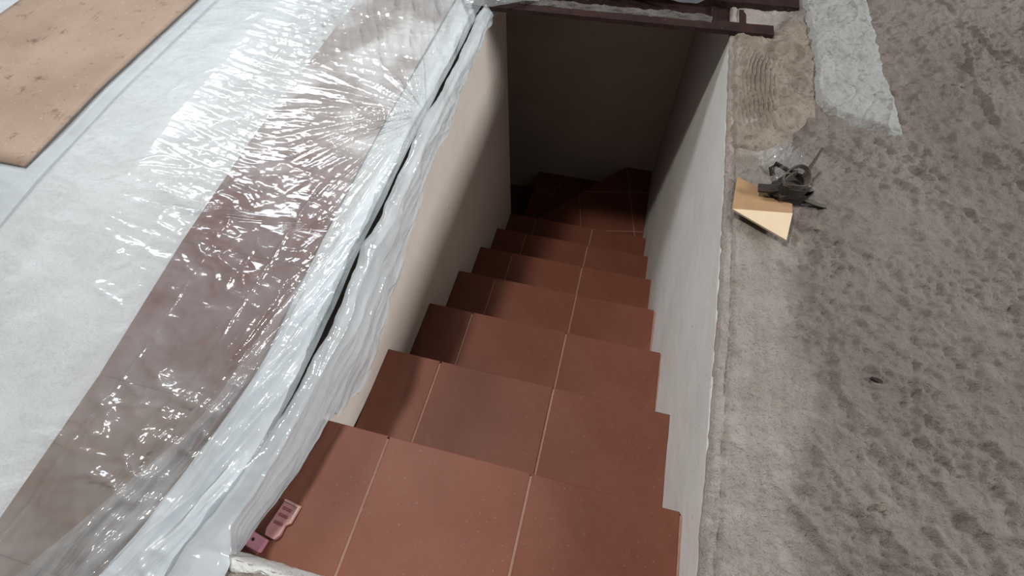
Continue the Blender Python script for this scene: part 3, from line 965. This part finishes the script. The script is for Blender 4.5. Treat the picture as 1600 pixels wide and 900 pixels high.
def strap_bundle():
    z = float(zf(0.7)) + 0.012
    root = empty('strap_bundle', (0.85, 0.72, z))
    tag(root, 'tangle of dark brown rubber straps lying beside the wood offcut', 'strap bundle')
    def loop(cx, cy, a, b, rot, t0, t1, zz, dz, w, mat, name='strap'):
        pts = []
        for i in range(26):
            t = t0 + (t1 - t0) * i / 25
            x, y = a * math.cos(t), b * math.sin(t)
            pts.append((cx + x * math.cos(rot) - y * math.sin(rot), cy + x * math.sin(rot) + y * math.cos(rot), z + zz + dz * i / 25 + 0.006 * math.sin(t * 2)))
        link(name, ribbon_mesh(pts, w, 0.003, lambda i: (0.35, 0.25, 1.0)), mat, root, smooth=False)
    loop(0.856, 0.722, 0.042, 0.030, 0.5, 0.2, 5.6, 0.014, 0.012, 0.024, M_STRAP)
    loop(0.862, 0.728, 0.034, 0.022, 0.7, 1.0, 6.6, 0.026, 0.008, 0.018, M_STRAP_D)
    loop(0.858, 0.718, 0.045, 0.024, 0.1, 2.6, 6.4, 0.006, 0.004, 0.022, M_STRAP)
    loop(0.866, 0.742, 0.042, 0.026, 0.9, -0.4, 2.9, 0.030, 0.006, 0.010, M_STRAP_D)
    loop(0.850, 0.712, 0.026, 0.016, 0.3, 0.0, 5.5, 0.018, 0.010, 0.018, M_STRAP)
    # flat tongue reaching over the wood, thick pad in the middle
    link('tongue', ribbon_mesh([(0.781, 0.700, z + 0.022), (0.80, 0.700, z + 0.024), (0.825, 0.704, z + 0.028), (0.85, 0.715, z + 0.026)], 0.021, 0.005, lambda i: (0.1, 1, 0.2)), M_STRAP, root)
    link('pad', ribbon_mesh([(0.822, 0.704, z + 0.016), (0.845, 0.712, z + 0.022), (0.868, 0.728, z + 0.020), (0.885, 0.742, z + 0.010)], 0.048, 0.016, lambda i: (-0.5, 1, 0.1)), M_STRAP, root)
    link('peg', tube_mesh([(0.888, 0.768, z + 0.022), (0.902, 0.795, z + 0.042), (0.914, 0.824, z + 0.062)], [0.0045, 0.0035, 0.0025]), M_STRAP, root)
    link('tail', ribbon_mesh([(0.875, 0.715, z + 0.004), (0.90, 0.705, z + 0.002), (0.925, 0.702, z - 0.002), (0.945, 0.703, z - 0.005)], 0.009, 0.004, lambda i: (0, 1, 0.3)), M_STRAP_D, root)
    link('curl', tube_mesh([(0.818, 0.757, z + 0.014), (0.811, 0.770, z + 0.026), (0.820, 0.780, z + 0.032), (0.832, 0.776, z + 0.030), (0.846, 0.766, z + 0.030), (0.868, 0.762, z + 0.032)], [0.006, 0.0065, 0.006, 0.005, 0.0045, 0.004]), M_STRAP, root)
strap_bundle()

def packet():
    n, m_ = 46, 34
    u = np.linspace(-1, 1, n); v = np.linspace(-1, 1, m_)
    U, V = np.meshgrid(u, v, indexing='ij')
    a = 0.6
    X = 0.838 + 0.042 * U * math.cos(a) - 0.040 * V * math.sin(a)
    Y = 0.800 + 0.042 * U * math.sin(a) + 0.040 * V * math.cos(a)
    q = np.abs(pn(U * 2.1, V * 2.1, 181)) * 0.075 + np.abs(pn(U * 4.5, V * 4.5, 182)) * 0.03
    Z = zf(Y) + 0.012 + q + 0.028 * np.exp(-(U ** 2 + (V - 0.2) ** 2) * 2.2)
    X = X + 0.008 * pn(U * 3, V * 3, 183); Y = Y + 0.008 * pn(U * 3, V * 3, 184)
    return tag(link('plastic_packet', grid_mesh(X, Y, Z), M_BAG), 'crumpled clear plastic packet with glints behind the dark straps', 'packet')
packet()

# crumbs and slivers lying on the rough floor
def crumb(x, y, r, seed, stretch, mat, label, group):
    rnd = random.Random(seed)
    bm = bmesh.new()
    bmesh.ops.create_icosphere(bm, subdivisions=2, radius=1.0)
    rot = rnd.uniform(0, 3.1)
    for v in bm.verts:
        k = 1 + rnd.uniform(-0.22, 0.22)
        a, b, c = v.co.x * r * stretch * k, v.co.y * r * k, v.co.z * r * 0.7 * k
        v.co = Vector((a * math.cos(rot) - b * math.sin(rot), a * math.sin(rot) + b * math.cos(rot), c))
    me = bpy.data.meshes.new('c'); bm.to_mesh(me); bm.free()
    z = float(zf(y)) + float(floor_height(np.array(x), np.array(y))) + r * 0.5
    o = bpy.data.objects.new('mortar_crumb', me); COL.objects.link(o); o.location = (x, y, z); me.materials.append(mat)
    tag(o, label, 'crumb', group)
crumb(0.919, 0.630, 0.0055, 1, 1.5, M_MORT_S, 'small mortar crumb on the rough floor just below the dark straps', 'mortar crumbs')
crumb(1.017, 0.291, 0.0045, 2, 2.6, M_DARK, 'thin dark sliver lying alone in the middle of the rough floor', 'mortar crumbs')
crumb(1.332, 1.249, 0.0070, 3, 1.4, M_MORT_S, 'brown crumb on the rough floor right of the grey cement patch', 'mortar crumbs')
crumb(1.007, 0.058, 0.0060, 4, 1.5, M_MORT_S, 'dark crumb on the rough floor at the lower right', 'mortar crumbs')

# ------------------------------------------------------------------ pink plastic pieces on the top step
def pink_wedge():
    root = empty('ribbed_wedge', (-0.068, -0.213, 0.0))
    tag(root, 'translucent pink plastic wedge with ribbed slots on the top step', 'plastic wedge')
    root.rotation_euler = (0, 0, math.radians(-8))
    L, Wd = 0.072, 0.040
    pts = [(-Wd / 2, L / 2), (-Wd / 2, -L * 0.33), (-Wd * 0.36, -L / 2), (Wd * 0.22, -L / 2), (Wd * 0.34, -L * 0.36), (Wd * 0.30, -L * 0.10), (Wd / 2, 0.0), (Wd / 2, L / 2)]
    vs = [(x, y, 0.001) for x, y in pts] + [(x, y, 0.004 + 0.009 * (0.5 - y / L)) for x, y in pts]
    n = len(pts)
    fs = [tuple(range(n))[::-1], tuple(range(n, 2 * n))] + [(i, (i + 1) % n, (i + 1) % n + n, i + n) for i in range(n)]
    bm = bmesh.new(); me = mesh_from(vs, fs); bm.from_mesh(me); bmesh.ops.recalc_face_normals(bm, faces=bm.faces)
    bmesh.ops.bevel(bm, geom=list(bm.edges), offset=0.0012, segments=1, affect='EDGES'); bm.to_mesh(me); bm.free()
    def part(name, me, mat, lab=None):
        o = bpy.data.objects.new(name, me); COL.objects.link(o); o.parent = root; me.materials.append(mat)
        if lab: o['label'] = lab
    part('wedge_body', me, M_PINK)
    top = lambda y: 0.004 + 0.009 * (0.5 - y / L)
    for yy in (0.020, 0.007, -0.008):
        b = box_mesh(-Wd * 0.33, Wd * 0.20, yy - 0.003, yy + 0.003, top(yy) - 0.003, top(yy) + 0.0012, 0.0008, 1)
        part('slot', b, M_PINK_D, 'dark pink slot')
    for (a, b_, c, d) in ((-Wd / 2, Wd / 2, L / 2 - 0.005, L / 2 - 0.001), (Wd / 2 - 0.005, Wd / 2 - 0.001, 0.001, L / 2 - 0.001)):
        zt = top((c + d) / 2)
        part('rim', box_mesh(a, b_, c, d, zt - 0.004, zt + 0.0028, 0.0008, 1), M_PINK_L, 'pale pink rim')
pink_wedge()

def pink_clip():
    root = empty('pink_block', (-0.098, -0.262, 0.0))
    tag(root, 'small mauve pink plastic block with a round hole on the top step', 'plastic block')
    root.rotation_euler = (0, 0, math.radians(-10))
    bm = bmesh.new()
    me = box_mesh(-0.019, 0.019, -0.013, 0.013, 0.001, 0.016, 0.003, 2)
    def part(name, me, mat):
        o = bpy.data.objects.new(name, me); COL.objects.link(o); o.parent = root; me.materials.append(mat)
    part('block_body', me, M_MAGENTA)
    part('hole_shade', tube_mesh([(-0.006, 0.002, 0.010), (-0.006, 0.002, 0.0165)], 0.0032, 14), M_BLACK)  # solid black plug, painted as the shade inside a hole
    part('foot', box_mesh(-0.016, 0.014, -0.018, -0.010, 0.001, 0.006, 0.001, 1), M_PINK_D)
pink_clip()
